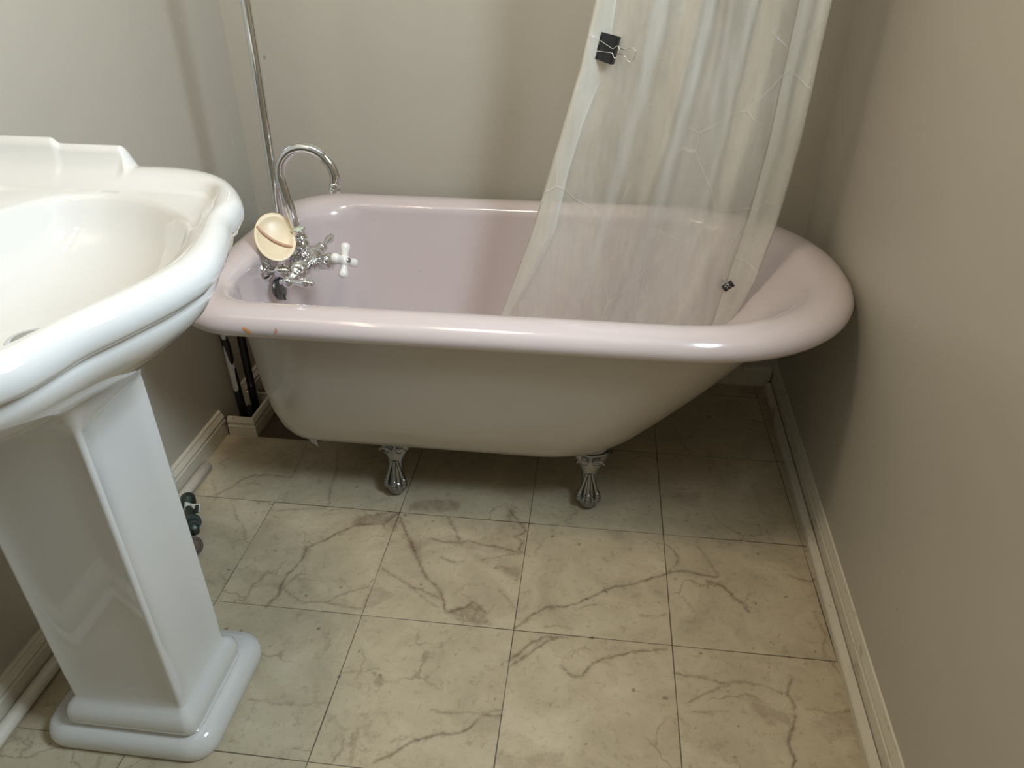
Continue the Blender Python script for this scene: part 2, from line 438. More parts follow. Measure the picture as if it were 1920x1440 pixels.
STAINS=[
(1,[(0.207,-0.325),(0.303,-0.303),(0.284,-0.341),(0.230,-0.362),(0.209,-0.359)]),
(0.9,[(0.279,-0.346),(0.304,-0.304),(0.313,-0.329),(0.307,-0.363)]),
(0.8,[(0.121,-0.442),(0.132,-0.433),(0.136,-0.467)]),
(0.45,[(0.563,-0.299),(0.603,-0.294),(0.608,-0.398),(0.576,-0.410),(0.481,-0.406),(0.408,-0.375),(0.438,-0.356),(0.494,-0.381)]),
(0.9,[(0.552,-0.435),(0.609,-0.457),(0.606,-0.486),(0.572,-0.462)]),
(0.9,[(0.470,-0.576),(0.489,-0.567),(0.522,-0.550),(0.546,-0.573),(0.568,-0.605),(0.496,-0.604)]),
(0.6,[(0.302,-0.530),(0.323,-0.527),(0.356,-0.550),(0.329,-0.587),(0.305,-0.602),(0.304,-0.563)]),
(0.6,[(0.331,-0.368),(0.380,-0.403),(0.394,-0.454),(0.372,-0.442)]),
(0.45,[(-0.004,-0.517),(0.030,-0.505),(0.103,-0.533),(0.119,-0.559),(0.065,-0.572)]),
(0.35,[(0.139,-0.528),(0.184,-0.530),(0.183,-0.558),(0.160,-0.554)]),
(0.5,[(0.774,-0.748),(0.778,-0.750),(0.776,-0.757),(0.770,-0.756)]),
(0.9,[(0.609,-0.679),(0.631,-0.662),(0.615,-0.692)]),
(0.6,[(0.636,-0.670),(0.666,-0.629),(0.694,-0.617),(0.649,-0.657)]),
(0.6,[(0.553,-0.265),(0.575,-0.254),(0.575,-0.276),(0.560,-0.278)]),
(0.5,[(0.615,-0.861),(0.648,-0.863),(0.726,-0.843),(0.736,-0.873),(0.610,-0.888)]),
(0.8,[(0.322,-0.280),(0.358,-0.255),(0.417,-0.244),(0.441,-0.257),(0.441,-0.292),(0.367,-0.295),(0.319,-0.295)]),
(0.6,[(1.043,-0.711),(1.082,-0.721),(1.106,-0.733),(1.102,-0.750),(1.067,-0.754),(1.046,-0.728)]),
(0.5,[(1.132,-0.749),(1.181,-0.729),(1.224,-0.718),(1.220,-0.758),(1.165,-0.775)]),
(0.6,[(-0.101,-0.218),(-0.084,-0.206),(-0.094,-0.227)]),
(0.35,[(-0.065,-0.148),(-0.016,-0.136),(-0.003,-0.171),(-0.039,-0.181)]),
(0.5,[(1.067,0.194),(1.079,0.196),(1.077,0.178),(1.061,0.176)]),
(0.5,[(0.952,-0.154),(1.009,-0.153),(1.008,-0.201),(0.969,-0.206)]),
(0.9,[(1.058,0.193),(1.081,0.196),(1.072,0.173),(1.060,0.171)]),
(0.6,[(1.225,0.372),(1.250,0.366),(1.241,0.316),(1.224,0.314)])]
# ------------------------------------------------------------------ floor
xs = np.concatenate([np.arange(-.27, 1.30, .0032), [1.31]])
ys = np.concatenate([np.linspace(-2.72, -1.06, 24), np.arange(-1.05, .40, .0032)])
GX, GY = np.meshgrid(xs, ys)
def wob(x, y, s):
    r = np.zeros_like(x); rr = random.Random(s)
    for k in range(12):
        fq = 18 * 1.45 ** k; a = rr.uniform(0, 2 * PI); ph = rr.uniform(0, 6.28)
        r += np.sin((x * math.cos(a) + y * math.sin(a)) * fq * 2 + ph) / (1.13 ** k)
    return r / 3
DX = GX + .0030 * wob(GX, GY, 1); DY = GY + .0030 * wob(GX, GY, 2)
SX = GX + .0065 * wob(GX, GY, 3); SY = GY + .0065 * wob(GX, GY, 4)
VE = np.zeros_like(GX); ST = np.zeros_like(GX); DK = np.zeros_like(GX)
def segdist(px, py, a, b):
    ax, ay = a; bx, by = b; dx, dy = bx - ax, by - ay
    t = np.clip(((px - ax) * dx + (py - ay) * dy) / (dx * dx + dy * dy + 1e-12), 0, 1)
    return np.hypot(px - ax - t * dx, py - ay - t * dy)
def window(pl, pad):
    x0 = min(p[0] for p in pl) - pad; x1 = max(p[0] for p in pl) + pad
    y0 = min(p[1] for p in pl) - pad; y1 = max(p[1] for p in pl) + pad
    i0, i1 = np.searchsorted(ys, [y0, y1]); j0, j1 = np.searchsorted(xs, [x0, x1])
    return slice(max(i0 - 1, 0), i1 + 1), slice(max(j0 - 1, 0), j1 + 1)
for amp, pl in VEINS:
    sl = window(pl, .03)
    d = np.full(GX[sl].shape, 9.0)
    for a, b in zip(pl[:-1], pl[1:]): d = np.minimum(d, segdist(DX[sl], DY[sl], a, b))
    wd = .0014 + .0010 * amp
    v = amp * (np.exp(-(d / wd) ** 2) + .20 * np.exp(-(d / .007) ** 2))
    VE[sl] = np.maximum(VE[sl], v)
for amp, pl in STAINS:
    sl = window(pl, .03)
    px, py = SX[sl], SY[sl]; ins = np.zeros(px.shape, bool); d = np.full(px.shape, 9.0)
    for a, b in zip(pl, pl[1:] + pl[:1]):
        c_ = (a[1] > py) != (b[1] > py)
        xi = (b[0] - a[0]) * (py - a[1]) / ((b[1] - a[1]) or 1e-9) + a[0]
        ins ^= c_ & (px < xi); d = np.minimum(d, segdist(px, py, a, b))
    sd = np.where(ins, d, -d)
    ST[sl] = np.maximum(ST[sl], amp * np.clip((sd + .003) / .007, 0, 1))
# missing tile by the pipe box, hole by the pedestal, chips, grime along the right skirting
DK[(GY > -.056 + .0006 * wob(GX, GY, 5)) & (GX < .030) & (GX > -.25)] = 1
DK[(np.abs(GX + .146) < .020) & (np.abs(GY + .845) < .018)] = 1
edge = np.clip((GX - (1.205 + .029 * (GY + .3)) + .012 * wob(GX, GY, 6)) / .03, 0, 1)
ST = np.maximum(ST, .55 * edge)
ST = np.maximum(ST, .8 * np.clip((.05 - np.hypot((GX - 1.20), (GY - .33) * 1.2)) / .03, 0, 1))
ST = np.maximum(ST, .7 * np.clip((.035 - np.hypot((GX + .15), (GY + .81))) / .02, 0, 1))
rs = random.Random(3)
for k in range(150):
    cx, cy = rs.uniform(-.2, 1.2), rs.uniform(-1.0, .3); r = rs.choice([.0015, .002, .0026, .0034])
    sl = window([(cx, cy)], .01)
    d = np.hypot((GX[sl] - cx) * rs.uniform(.6, 1.5), GY[sl] - cy)
    VE[sl] = np.maximum(VE[sl], .9 * (d < r))
nx, ny = len(xs), len(ys)
me = bpy.data.meshes.new('floor')
co = np.zeros((ny * nx, 3), np.float32); co[:, 0] = GX.ravel(); co[:, 1] = GY.ravel()
me.vertices.add(nx * ny); me.vertices.foreach_set('co', co.ravel())
I = np.arange(ny * nx).reshape(ny, nx)
q = np.stack([I[:-1, :-1], I[:-1, 1:], I[1:, 1:], I[1:, :-1]], -1).reshape(-1, 4)
me.loops.add(q.size); me.loops.foreach_set('vertex_index', q.ravel().astype(np.int32))
me.polygons.add(len(q)); me.polygons.foreach_set('loop_start', (np.arange(len(q)) * 4).astype(np.int32))
me.update(calc_edges=True); me.validate()
ca = me.attributes.new('marks', 'FLOAT_COLOR', 'POINT')
cc = np.stack([VE.ravel(), ST.ravel(), DK.ravel(), np.ones(VE.size)], -1).astype(np.float32)
ca.data.foreach_set('color', np.clip(cc, 0, 1).ravel())
me.materials.append(M['floor'])
fl = bpy.data.objects.new('floor', me); C.objects.link(fl); fl['kind'] = 'structure'

# ------------------------------------------------------------------ room
LW, BW, FW, CH = -.247, .385, -2.70, 2.40
MB().box((LW - .1, FW - .1, -.02), (LW, BW + .1, CH)).build('wall_left', M['wall'], smooth=False, kind='structure')
MB().box((LW, BW, -.02), (1.40, BW + .1, CH)).build('wall_back', M['wall'], smooth=False, kind='structure')
MB().box((LW, FW - .1, -.02), (1.30, FW, CH)).build('wall_front', M['wall'], smooth=False, kind='structure')
MB().box((LW - .1, FW - .1, CH), (1.42, BW + .1, CH + .1)).build('ceiling', M['ceiling'], smooth=False, kind='structure')
SL = .029                                                         # the right wall stands slightly off square
def rx(y): return 1.275 + SL * (y - BW)
def right_panel(mb, y0, y1, z0, z1, t=.10):
    v = []
    for y in (y0, y1):
        for x in (rx(y), rx(y) + t):
            for z in (z0, z1): v.append((x, y, z))
    mb.add(v, [(0, 1, 3, 2), (4, 6, 7, 5), (0, 4, 5, 1), (2, 3, 7, 6), (0, 2, 6, 4), (1, 5, 7, 3)])
mb = MB()
right_panel(mb, WINDOW_Y1, BW, -.02, CH)
right_panel(mb, FW, WINDOW_Y0, -.02, CH)
right_panel(mb, WINDOW_Y0, WINDOW_Y1, -.02, WINDOW_Z0)
right_panel(mb, WINDOW_Y0, WINDOW_Y1, WINDOW_Z1, CH)
mb.build('wall_right', M['wall'], smooth=False, kind='structure')
mb = MB()
fy0, fy1 = WINDOW_Y0, WINDOW_Y1; fx = rx(-1.0) + .05
for lo, hi in (((fx, fy0, WINDOW_Z0), (fx + .04, fy0 + .04, WINDOW_Z1)), ((fx, fy1 - .04, WINDOW_Z0), (fx + .04, fy1, WINDOW_Z1)),
               ((fx, fy0, WINDOW_Z0), (fx + .04, fy1, WINDOW_Z0 + .04)), ((fx, fy0, WINDOW_Z1 - .04), (fx + .04, fy1, WINDOW_Z1)),
               ((fx, fy0, 1.68), (fx + .04, fy1, 1.72))):
    mb.box(lo, hi, .003)
mb.build('window_1', M['trim'], kind='structure')

# skirting boards ---------------------------------------------------
def bb_prof(h=.072, t=.014):
    return [(0, 0), (t, 0), (t, h * .60), (t * .78, h * .64), (t * .78, h * .70), (t * .95, h * .74), (t * .62, h * .86), (t * .5, h * .90), (t * .5, h * .95), (t * .3, h), (0, h)]
MB().sweep(bb_prof(.074), (LW, FW), (LW, -.050), (1, 0)).build('baseboard_left', M['trim_old'], smooth=False, kind='structure')
MB().sweep(bb_prof(.074), (LW, .085), (LW, BW), (1, 0)).build('baseboard_left_corner', M['trim_old'], smooth=False, kind='structure')
MB().sweep([(0, 0), (.013, 0), (.013, .052), (.009, .058), (0, .06)], (LW, BW), (1.262, BW), (0, -1)).build('baseboard_back', M['trim'], smooth=False, kind='structure')
MB().sweep([(0, 0), (.008, 0), (.008, .045), (.0055, .048), (.0055, .054), (.008, .057), (.005, .068), (.003, .076), (0, .078)], (rx(FW), FW), (rx(BW), BW), (-1, SL)).build('baseboard_right', M['trim'], smooth=False, kind='structure')
MB().sweep([(.0095, 0), (.0275, 0), (.0275, .014), (.025, .018), (.0110, .019), (.0095, .017)], (rx(FW), FW), (rx(.362), .362), (-1, SL)).build('trim_1', M['trim'], smooth=False, kind='structure')

# boxed-in skirting round the pipes
bx = thing('pipe_surround', 'small open box of stained white moulding around the black pipes in the corner', 'pipe cover', (-.19, .01, 0))
pr = [(0, 0), (.012, 0), (.012, .030), (.009, .033), (.009, .040), (.011, .043), (.006, .054), (0, .056)]
mb = MB(); x1, y0, y1 = -.160, -.046, .080
q0 = [(LW + .022, y0 - d, z) for d, z in pr]; q1 = [(x1 + d, y0 - d, z) for d, z in pr]; q2 = [(x1 + d, y1, z) for d, z in pr]
mb.loft([q0, q1], True, True); mb.build('front_board', M['trim_old'], bx, smooth=False)
MB().loft([q1, q2], True, True).build('side_board', M['trim_old'], bx, smooth=False)
MB().box((LW + .016, y1 - .006, 0.001), (x1, y1, .054)).build('back_board', M['trim_old'], bx, smooth=False)
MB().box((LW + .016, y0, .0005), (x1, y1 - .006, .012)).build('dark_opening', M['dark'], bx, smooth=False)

# ------------------------------------------------------------------ bathtub
YC = -.035
def tub_plan(xl, xr, hw, z, rc=.14, p=2.25, xc=None, yc=YC):
    xc = xr - hw * 1.01 if xc is None else xc
    rc = min(rc, hw * .95, (xc - xl) * .9); a = xr - xc; L = []
    for k in range(64):                                            # round head end
        t = -PI / 2 + PI * k / 64
        c_, s_ = math.cos(t), math.sin(t)
        L.append((xc + a * abs(c_) ** (2 / p), yc + hw * math.copysign(abs(s_) ** (2 / p), s_), z))
    for k in range(24): L.append((xc + (xl + rc - xc) * k / 24, yc + hw, z))
    for k in range(18):
        t = PI / 2 + PI / 2 * k / 18; L.append((xl + rc + rc * math.cos(t), yc + hw - rc + rc * math.sin(t), z))
    for k in range(14): L.append((xl, yc + hw - rc + (-2 * hw + 2 * rc) * k / 14, z))
    for k in range(18):
        t = PI + PI / 2 * k / 18; L.append((xl + rc + rc * math.cos(t), yc - hw + rc + rc * math.sin(t), z))
    for k in range(24): L.append((xl + rc + (xc - xl - rc) * k / 24, yc - hw, z))
    return L
RL, RR, RH = -.114, 1.256, .386
def rim(ins, z): return tub_plan(RL + ins, RR - ins * 1.15, RH - ins, z, rc=.16 - ins * .55)
tub = thing('bathtub', 'pale pink clawfoot bathtub with rolled rim along the back wall', 'bathtub', (.55, YC, 0))
ins_loops = [rim(.052, .500), rim(.034, .500), rim(.018, .503), rim(.006, .510), rim(.000, .520), rim(.000, .531), rim(.006, .542), rim(.017, .551), rim(.032, .556), rim(.050, .557), rim(.066, .554), rim(.078, .547), rim(.087, .536)]
inner = [(.525, -.028, 1.144, .299), (.50, -.031, 1.120, .296), (.46, -.027, 1.080, .291), (.40, -.019, 1.035, .280), (.34, -.008, .985, .266), (.28, .006, .925, .247), (.22, .024, .865, .222), (.185, .05, .82, .188), (.168, .10, .77, .13), (.163, .2, .70, .05)]
mb = MB(); mb.loft(ins_loops + [tub_plan(a, b, h, z, rc=.14) for z, a, b, h in inner], False, True)
mb.build('basin', M['tub_in'], tub)
outer = [(.503, -.042, 1.165, .335), (.47, -.040, 1.130, .331), (.42, -.034, 1.090, .324), (.36, -.027, 1.040, .313), (.30, -.018, .986, .298), (.24, -.006, .930, .279), (.195, .006, .888, .258), (.172, .014, .862, .240), (.155, .030, .832, .220), (.146, .06, .79, .190), (.142, .12, .74, .13), (.141, .2, .70, .05)]
mb = MB(); mb.loft([tub_plan(a, b, h, z, rc=min(.205, .10 + .46 * max(0, z - .17))) for z, a, b, h in outer], False, True)
mb.build('outer_shell', M['tub_out'], tub)
# chips in the enamel on the front of the rim
def chip(name, cx, cz, w, h, mat, seed, tilt=0):
    r_ = random.Random(seed); v = []; n_ = 16
    cy = YC - RH - .0002
    for k in range(n_):
        t = 2 * PI * k / n_; rr = r_.uniform(.55, 1.15)
        ux, uz = w * rr * math.cos(t), h * rr * math.sin(t)
        x = cx + ux; z = cz + uz + tilt * ux
        # lie on the rolled rim: y from the rim profile
        prof = [(.503, .018), (.510, .006), (.520, 0), (.531, 0), (.542, .006), (.551, .017)]
        zz = min(max(z, .503), .551)
        ins = np.interp(zz, [a for a, b in prof], [b for a, b in prof])
        xx0 = RL + .16; dx = max(0, xx0 - x); cyv = .16 - math.sqrt(max(.16 ** 2 - dx ** 2, 0))
        v.append((x, YC - RH + ins + cyv - .0008, z))
    c0 = tuple(sum(p[i] for p in v) / n_ for i in range(3))
    c0 = (c0[0], c0[1] - .0006, c0[2])
    link_mesh(name, v + [c0], [(k, (k + 1) % n_, n_) for k in range(n_)], mat, tub)
chip('enamel_chip', .088, .526, .009, .0055, M['chip'], 4, -.5)
chip('enamel_chip', .143, .529, .0028, .008, M['chip2'], 6)
# flaked coating hanging under the tap end
r_ = random.Random(5); v = []; f = []
for i in range(12):
    t = i / 11; x = .010 + .085 * t
    y = -.140 - .090 * t ** .7
    zt = .170 - .028 * t
    v += [(x, y, zt), (x + r_.uniform(-.002, .002), y - .002 + r_.uniform(-.003, .003), zt - .018 - r_.uniform(.0, .018) * math.sin(PI * t) - .006)]
    if i: f.append((2 * i - 2, 2 * i, 2 * i + 1, 2 * i - 1))
fo = link_mesh('flaked_coating', v, f, M['flake'], tub)
md = fo.modifiers.new('s', 'SOLIDIFY'); md.thickness = .002

# claw feet ------------------------------------------------------------
def ell(cx, cy, z, rx_, ry_, n=32, p=2.0):
    return [(cx + rx_ * math.copysign(abs(math.cos(2 * PI * k / n)) ** (2 / p), math.cos(2 * PI * k / n)), cy + ry_ * math.copysign(abs(math.sin(2 * PI * k / n)) ** (2 / p), math.sin(2 * PI * k / n)), z) for k in range(n)]
def claw_foot(x, y, s, h):
    """s = -1 front (towards the room), +1 back; h = height of the bracket top"""
    def P(dx, dy, z): return (x + dx, y - s * dy * -1, z)
    ft_ = MB()
    secs = [(.022, .000, .012, .012), (.034, .000, .0195, .018), (.042, -.002, .020, .018), (.055, -.004, .0175, .016), (.075, -.008, .0165, .014), (.095, -.012, .0190, .015), (.106, -.016, .024, .018), (.116, -.022, .032, .022), (.128, -.028, .041, .026), (.140, -.036, .046, .029), (h, -.055, .046, .030)]
    ft_.loft([[(px, py, pz) for px, py, pz in ell(x, y + s * dy, z, a, b)] for z, dy, a, b in secs], True, True)
    foot = ft_.build('claw_foot', M['foot'], tub)
    MB().ball((x, y + s * .002, .0225), .0225, sc=(1, 1, 1)).build('ball', M['foot'], foot)
    for ang in (-62, 0, 62):
        a = math.radians(ang); dx, dy = math.sin(a), s * math.cos(a)
        pts = [(x + dx * .006, y + dy * .004 + s * -.002, .095), (x + dx * .011, y + dy * .010, .080), (x + dx * .015, y + dy * .014, .066), (x + dx * .019, y + dy * .018, .054), (x + dx * .0225, y + dy * .022, .044), (x + dx * .0235, y + dy * .0235, .034), (x + dx * .0222, y + dy * .0225, .027), (x + dx * .019, y + dy * .020, .021)]
        pp = crom(pts, 6); rr = []
        for i in range(len(pp)):
            t = i / (len(pp) - 1)
            r0 = .0042 + .0030 * sstep(.25, .6, t) - .0045 * sstep(.8, 1, t)
            if .45 < t < .95: r0 *= 1 + .18 * math.sin(t * 62)
            rr.append(r0)
        MB().tube(pp, rr, 12).build('toe', M['foot'], foot)
    for sg in (-1, 1):                                             # scrolls under the bracket
        pts = []
        for k in range(26):
            t = k / 25; a = t * 3.6 * PI * .55; r = .016 * (1 - .72 * t)
            pts.append((x + sg * (.020 + r * math.cos(a) * .95 - .004), y + s * (.006 + .004 * t), .128 + r * math.sin(a) * .62))
        MB().tube(pts, [.0030 - .0012 * k / 25 for k in range(26)], 8).build('scroll', M['foot'], foot)
    MB().tube([(x - .047, y - s * .022, .147), (x - .026, y - s * .008, .143), (x, y - s * .003, .141), (x + .026, y - s * .008, .143), (x + .047, y - s * .022, .147)], .0042, 10).build('bracket_lip', M['foot'], foot)
    return foot
claw_foot(.282, -.232, -1, .170)
claw_foot(.741, -.226, -1, .170)
claw_foot(.282, .162, 1, .170)
claw_foot(.741, .156, 1, .170)

# ------------------------------------------------------------------ tub faucet
fa = thing('tub_faucet', 'chrome gooseneck faucet with two lever handles on the tub end', 'faucet', (-.03, -.03, .49))
FC = Vector((.052, -.028, .497))
ch = M['chrome']
for sy in (-1, 1):
    oy = -.028 + sy * .043
    MB().lathe([(0, .024), (.003, .0265), (.006, .026), (.010, .020), (.016, .0125)], (-.034, oy, .492), (1, 0, 0)).build('flange', ch, fa)
    MB().lathe([(.012, .0105), (.030, .0105), (.031, .0165), (.034, .0175), (.050, .0175), (.053, .016), (.062, .013), (.078, .013)], (-.034, oy, .492), (1, 0, 0), 8 if 0 else 24).build('inlet', ch, fa)
body = MB()
body.lathe([(-.064, .0155), (-.052, .0215), (-.040, .0235), (-.030, .0205), (-.024, .014), (-.018, .0135), (-.012, .018), (0, .0215), (.012, .018), (.018, .0135), (.024, .014), (.030, .0205), (.040, .0235), (.052, .0215), (.064, .0155)], FC, (0, 1, 0), 32)
body.v = [tuple(FC + Vector(((p[0] - FC.x) * 1.12, p[1] - FC.y, (p[2] - FC.z) * 1.12))) for p in body.v]
body.build('valve_body', ch, fa)
# centre column
MB().lathe([(.012, .015), (.022, .014), (.026, .0180), (.029, .0165), (.031, .0125), (.036, .0145), (.043, .0185), (.050, .0185), (.056, .0140), (.059, .0135), (.061, .0175), (.064, .0185), (.066, .015), (.080, .0145), (.082, .0165), (.084, .0165), (.085, .012)], FC, (-.09, 0, 1), 32).build('column', ch, fa)
top = FC + Vector((-.0077, 0, .0835))
MB().lathe([(0, .0130), (.002, .0142), (.004, .0130)], top - Vector((0, 0, .001)), (-.09, 0, 1)).build('seal_ring', M['seal'], fa)
R = .062; base = Vector((.042, -.028, .580)); up = Vector((-.16, 0, 1)).normalized(); side = Vector((1, 0, .16)).normalized()
pts = [base + up * .112 * k / 8 for k in range(9)]
cc_ = base + up * .112 + side * R
for k in range(1, 30):
    a = PI - math.radians(205) * k / 29
    pts.append(cc_ + side * R * math.cos(a) + up * R * math.sin(a))
MB().tube(pts, .0113, 20).build('gooseneck', ch, fa)
e = pts[-1]; d = (pts[-1] - pts[-2]).normalized()
MB().lathe([(-.004, .0095), (-.003, .0125), (0, .0135), (.002, .0120), (.008, .0118), (.010, .0135), (.013, .0135), (.015, .012), (.019, .0118), (.021, .0095)], e - d * .004, d, 28).build('spout_tip', ch, fa)
# forward diverter with porcelain cross handle
ax = Vector((1, 0, .13)).normalized(); o0 = FC + ax * .010
MB().lathe([(0, .014), (.010, .0145), (.013, .020), (.016, .021), (.018, .016), (.024, .0155), (.026, .0175), (.040, .018), (.044, .0205), (.052, .0205), (.056, .0145), (.066, .0095), (.078, .0068)], o0, ax, 28).build('diverter_body', ch, fa)
hub = o0 + ax * .084
hx = Vector((1, -.35, .20)).normalized()
cr = MB(); cr.lathe([(-.011, .006), (-.008, .0105), (0, .0125), (.007, .0105), (.010, .006)], hub, hx, 24)
uz = Vector((0, 0, 1)); uz = (uz - hx * uz.dot(hx)).normalized(); uy = uz.cross(hx)
ca_, sa_ = math.cos(math.radians(30)), math.sin(math.radians(30))
uy, uz = uy * ca_ - uz * sa_, uz * ca_ + uy * sa_
for d_ in (uz, -uz, uy, -uy):
    cr.lathe([(.004, .0075), (.012, .0068), (.018, .0078), (.025, .0100), (.031, .0095), (.0345, .006), (.036, .001)], hub, d_, 20)
cr.v = [tuple(hub + (Vector(p) - hub) * 1.16) for p in cr.v]
cr.build('cross_handle', M['porcelain_knob'], fa)
hc = fa.children[-1]
MB().lathe([(.009, .0068), (.0145, .0066), (.0155, .004)], hub, hx, 20).build('index_button', ch, hc)
mk = MB()
for k in range(2): mk.tube([hub + hx * .0157 + uz * (-.003 + .005 * k) + uy * t for t in (-.0028, 0, .0028)], .0006, 6)
mk.build('index_mark', M['ink'], hc)
# near and far valves with lever handles
def valve(sy, bend, lever_dir, ln, bl=.0):
    a = Vector((bend[0], sy * 1.0, bend[1])).normalized(); o = FC + Vector((0, sy * .052, 0))
    MB().lathe([(0, .015), (.008, .0145), (.012, .0185), (.014, .0185), (.016, .013), (.022, .012), (.026, .0145), (.029, .0145), (.032, .009), (.044, .008)], o, a, 28).build('bonnet', ch, fa)
    h = o + a * .046
    lv = MB(); lv.ball(h, .0135, sc=(1, 1, 1))
    ld = Vector(lever_dir).normalized()
    lv.lathe([(.006, .0075), (.016, .0062), (.026, .0072), (.036, .0098), (.044, .0108), (.050, .0085), (.053, .0055), (.056, .0072), (.060, .0068), (.063, .0030)], h, ld, 20)
    lv.lathe([(.009, .006), (.014, .0055), (.018, .0068), (.021, .003)], h, -ld, 16)
    lv.build('lever_handle', ch, fa)
valve(-1, (-.16, -.12), (1, -.10, .04), .05)
valve(1, (.10, .05), (.10, 1.0, .12), .05)
# dark overflow lever plate on the end wall
mb = MB(); mb.lathe([(0, .025), (.003, .026), (.007, .023), (.010, .010)], (-.004, -.078, .450), (1, -.10, .25), 32)
mb.build('overflow_plate', M['dark_chrome'], fa)
MB().tube([(.000, -.078, .446), (.008, -.078, .436), (.008, -.078, .424)], [.004, .0035, .003], 10).build('trip_lever', M['dark_chrome'], fa)

# shower riser -----------------------------------------------------------
rs_ = thing('shower_riser', 'tall straight chrome shower pipe rising behind the tub faucet', 'pipe', (-.006, -.012, .49))
MB().tube([(-.004, -.012, .50), (-.002, -.012, .60), (.004, -.012, 1.0), (.008, -.012, 1.95)], .0105, 20).build('riser_pipe', ch, rs_)
MB().lathe([(0, .013), (.008, .013), (.010, .0155), (.018, .0155), (.020, .011)], (-.004, -.012, .500), (0, 0, 1), 24).build('riser_nut', ch, rs_)

# soap dish ------------------------------------------------------------------
dn = Vector((.50, -.62, .60)).normalized()
du = Vector((.16, 0, 1)); du = (du - dn * du.dot(dn)).normalized()   # long axis
dv = dn.cross(du)
dc = Vector((.004, -.062, .572))
sd = thing('soap_dish', 'cream translucent round soap dish leaning behind the faucet neck', 'soap dish', dc)
mb = MB(); A_, B_ = .057, .046; loops = []
for r, h in ((.02, -.0085), (.3, -.008), (.6, -.006), (.80, -.002), (.84, 0), (.97, .001), (1.0, 0), (.985, -.002), (.85, -.0045), (.6, -.009), (.02, -.0115)):
    loops.append([dc + du * A_ * r * math.sin(2 * PI * k / 48) + dv * B_ * r * math.cos(2 * PI * k / 48) + dn * h for k in range(48)])
mb.loft(loops, True, True).build('dish', M['dish'], sd)
# curved rib from upper left to lower right across the dish
def dish_pt(u_, v_, h): return dc + du * u_ + dv * v_ + dn * h
RIB = crom([dish_pt(.026, .038, .000), dish_pt(.008, .022, -.0035), dish_pt(-.007, .004, -.005), dish_pt(-.018, -.016, -.004), dish_pt(-.024, -.034, -.001)], 8)
MB().tube(RIB, .0032, 10).build('rib', M['rib'], sd)

# supply pipes ------------------------------------------------------------
for i, (x0, x1_, y_, lab) in enumerate(((-.207, -.216, .002, 'left one of two peeling black pipes rising from the corner box to the tub'), (-.194, -.190, .046, 'right one of two peeling black pipes rising from the corner box to the tub'))):
    sp_ = thing('supply_pipe', lab, 'pipe', (x0, y_, .012))
    yy = -.071 if i == 0 else .015
    pts = [(x0, y_, .012), (x0 + (x1_ - x0) * .3, y_, .12), (x0 + (x1_ - x0) * .7, y_, .28), (x1_, y_, .40)]
    pts += [(x1_ + .002, y_ + (yy - y_) * .25, .455), (x1_ + .012, y_ + (yy - y_) * .5, .484), (x1_ + .045, y_ + (yy - y_) * .8, .492), (-.066, yy, .492)]
    MB().tube(crom(pts, 6), .0105, 18).build('pipe', M['peel'], sp_)

# white pipe and stop valve along the left skirting ---------------------------
wp = thing('plastic_pipe', 'white plastic pipe lying on the floor along the left baseboard', 'pipe', (-.218, -.8, 0))
MB().tube([(-.2165, -1.7, .0130), (-.2185, -.9, .0130), (-.2180, -.40, .0130), (-.2150, -.205, .0130)], .0128, 24).build('pipe', M['white_pipe'], wp)
sv = thing('stop_valve', 'tarnished water shut-off valve on the floor behind the sink pedestal', 'valve', (-.12, -.45, 0))
g = M['brass_green']
pA, pB = Vector((-.196, -.338, .020)), Vector((-.112, -.462, .040)); dA = (pB - pA).normalized()
MB().lathe([(0, .0165), (.020, .0165), (.022, .0125), (.040, .0120), (.042, .0100), (.075, .0095), (.085, .0095), (.110, .0100), (.125, .0110), (.150, .0115)], pA, dA, 24).build('valve_tube', g, sv)
pc = pA + dA * .112; nd = (dA + Vector((.15, 0, .35))).normalized()
MB().lathe([(-.006, .0100), (-.006, .0165), (-.004, .0185), (.004, .0185), (.006, .0165), (.006, .0120), (.022, .0118), (.024, .0105), (.024, .004)], pc, nd, 28).build('compression_nut', g, sv, sharp=40)
hd = Vector((.30, -.70, .62)).normalized(); hp = Vector((-.103, -.492, .026))
MB().lathe([(-.020, .006), (-.006, .007), (-.003, .0195), (0, .0210), (.003, .0200), (.003, .0165), (.001, .0150), (.001, .0050), (.004, .0045), (.005, .002)], hp, hd, 36).build('round_handle', M['rust'], sv, sharp=50)
# paper tag with barcode
tg = MB(); tp = Vector((-.180, -.380, .034)); tu = Vector((.90, -.18, .20)).normalized(); tw = Vector((.05, .55, .82)).normalized()
NN = 8; v = []; f = []
for i in range(NN + 1):
    t = i / NN; c_ = tp + tu * .046 * t + Vector((0, 0, -.006 * math.sin(t * 2.6)))
    v += [c_ - tw * .011, c_ + tw * .011]
    if i: f.append((2 * i - 2, 2 * i, 2 * i + 1, 2 * i - 1))
tn = tu.cross(tw).normalized()
if tn.y > 0: tn = -tn
tgo = link_mesh('paper_tag', v, f, M['tag'], sv); md = tgo.modifiers.new('s', 'SOLIDIFY'); md.thickness = .0006
def tagquad(mb, a0, a1, b0, b1):
    vv = []
    for a_, b_ in ((a0, b0), (a1, b0), (a1, b1), (a0, b1)):
        vv.append(tp + tu * .046 * a_ + Vector((0, 0, -.006 * math.sin(a_ * 2.6))) + tw * (.022 * b_ - .011) + tn * .0008)
    mb.add(vv, [(0, 1, 2, 3)])
bc = MB(); yb = .12; rr_ = random.Random(2)
while yb < .86:
    h_ = rr_.choice([.03, .05, .07]); tagquad(bc, .66, .94, yb, yb + h_); yb += h_ + rr_.choice([.025, .04])
for k, wd in enumerate((.13, .16, .15, .11)): tagquad(bc, .36, .36 + wd, .16 + k * .20, .22 + k * .20)
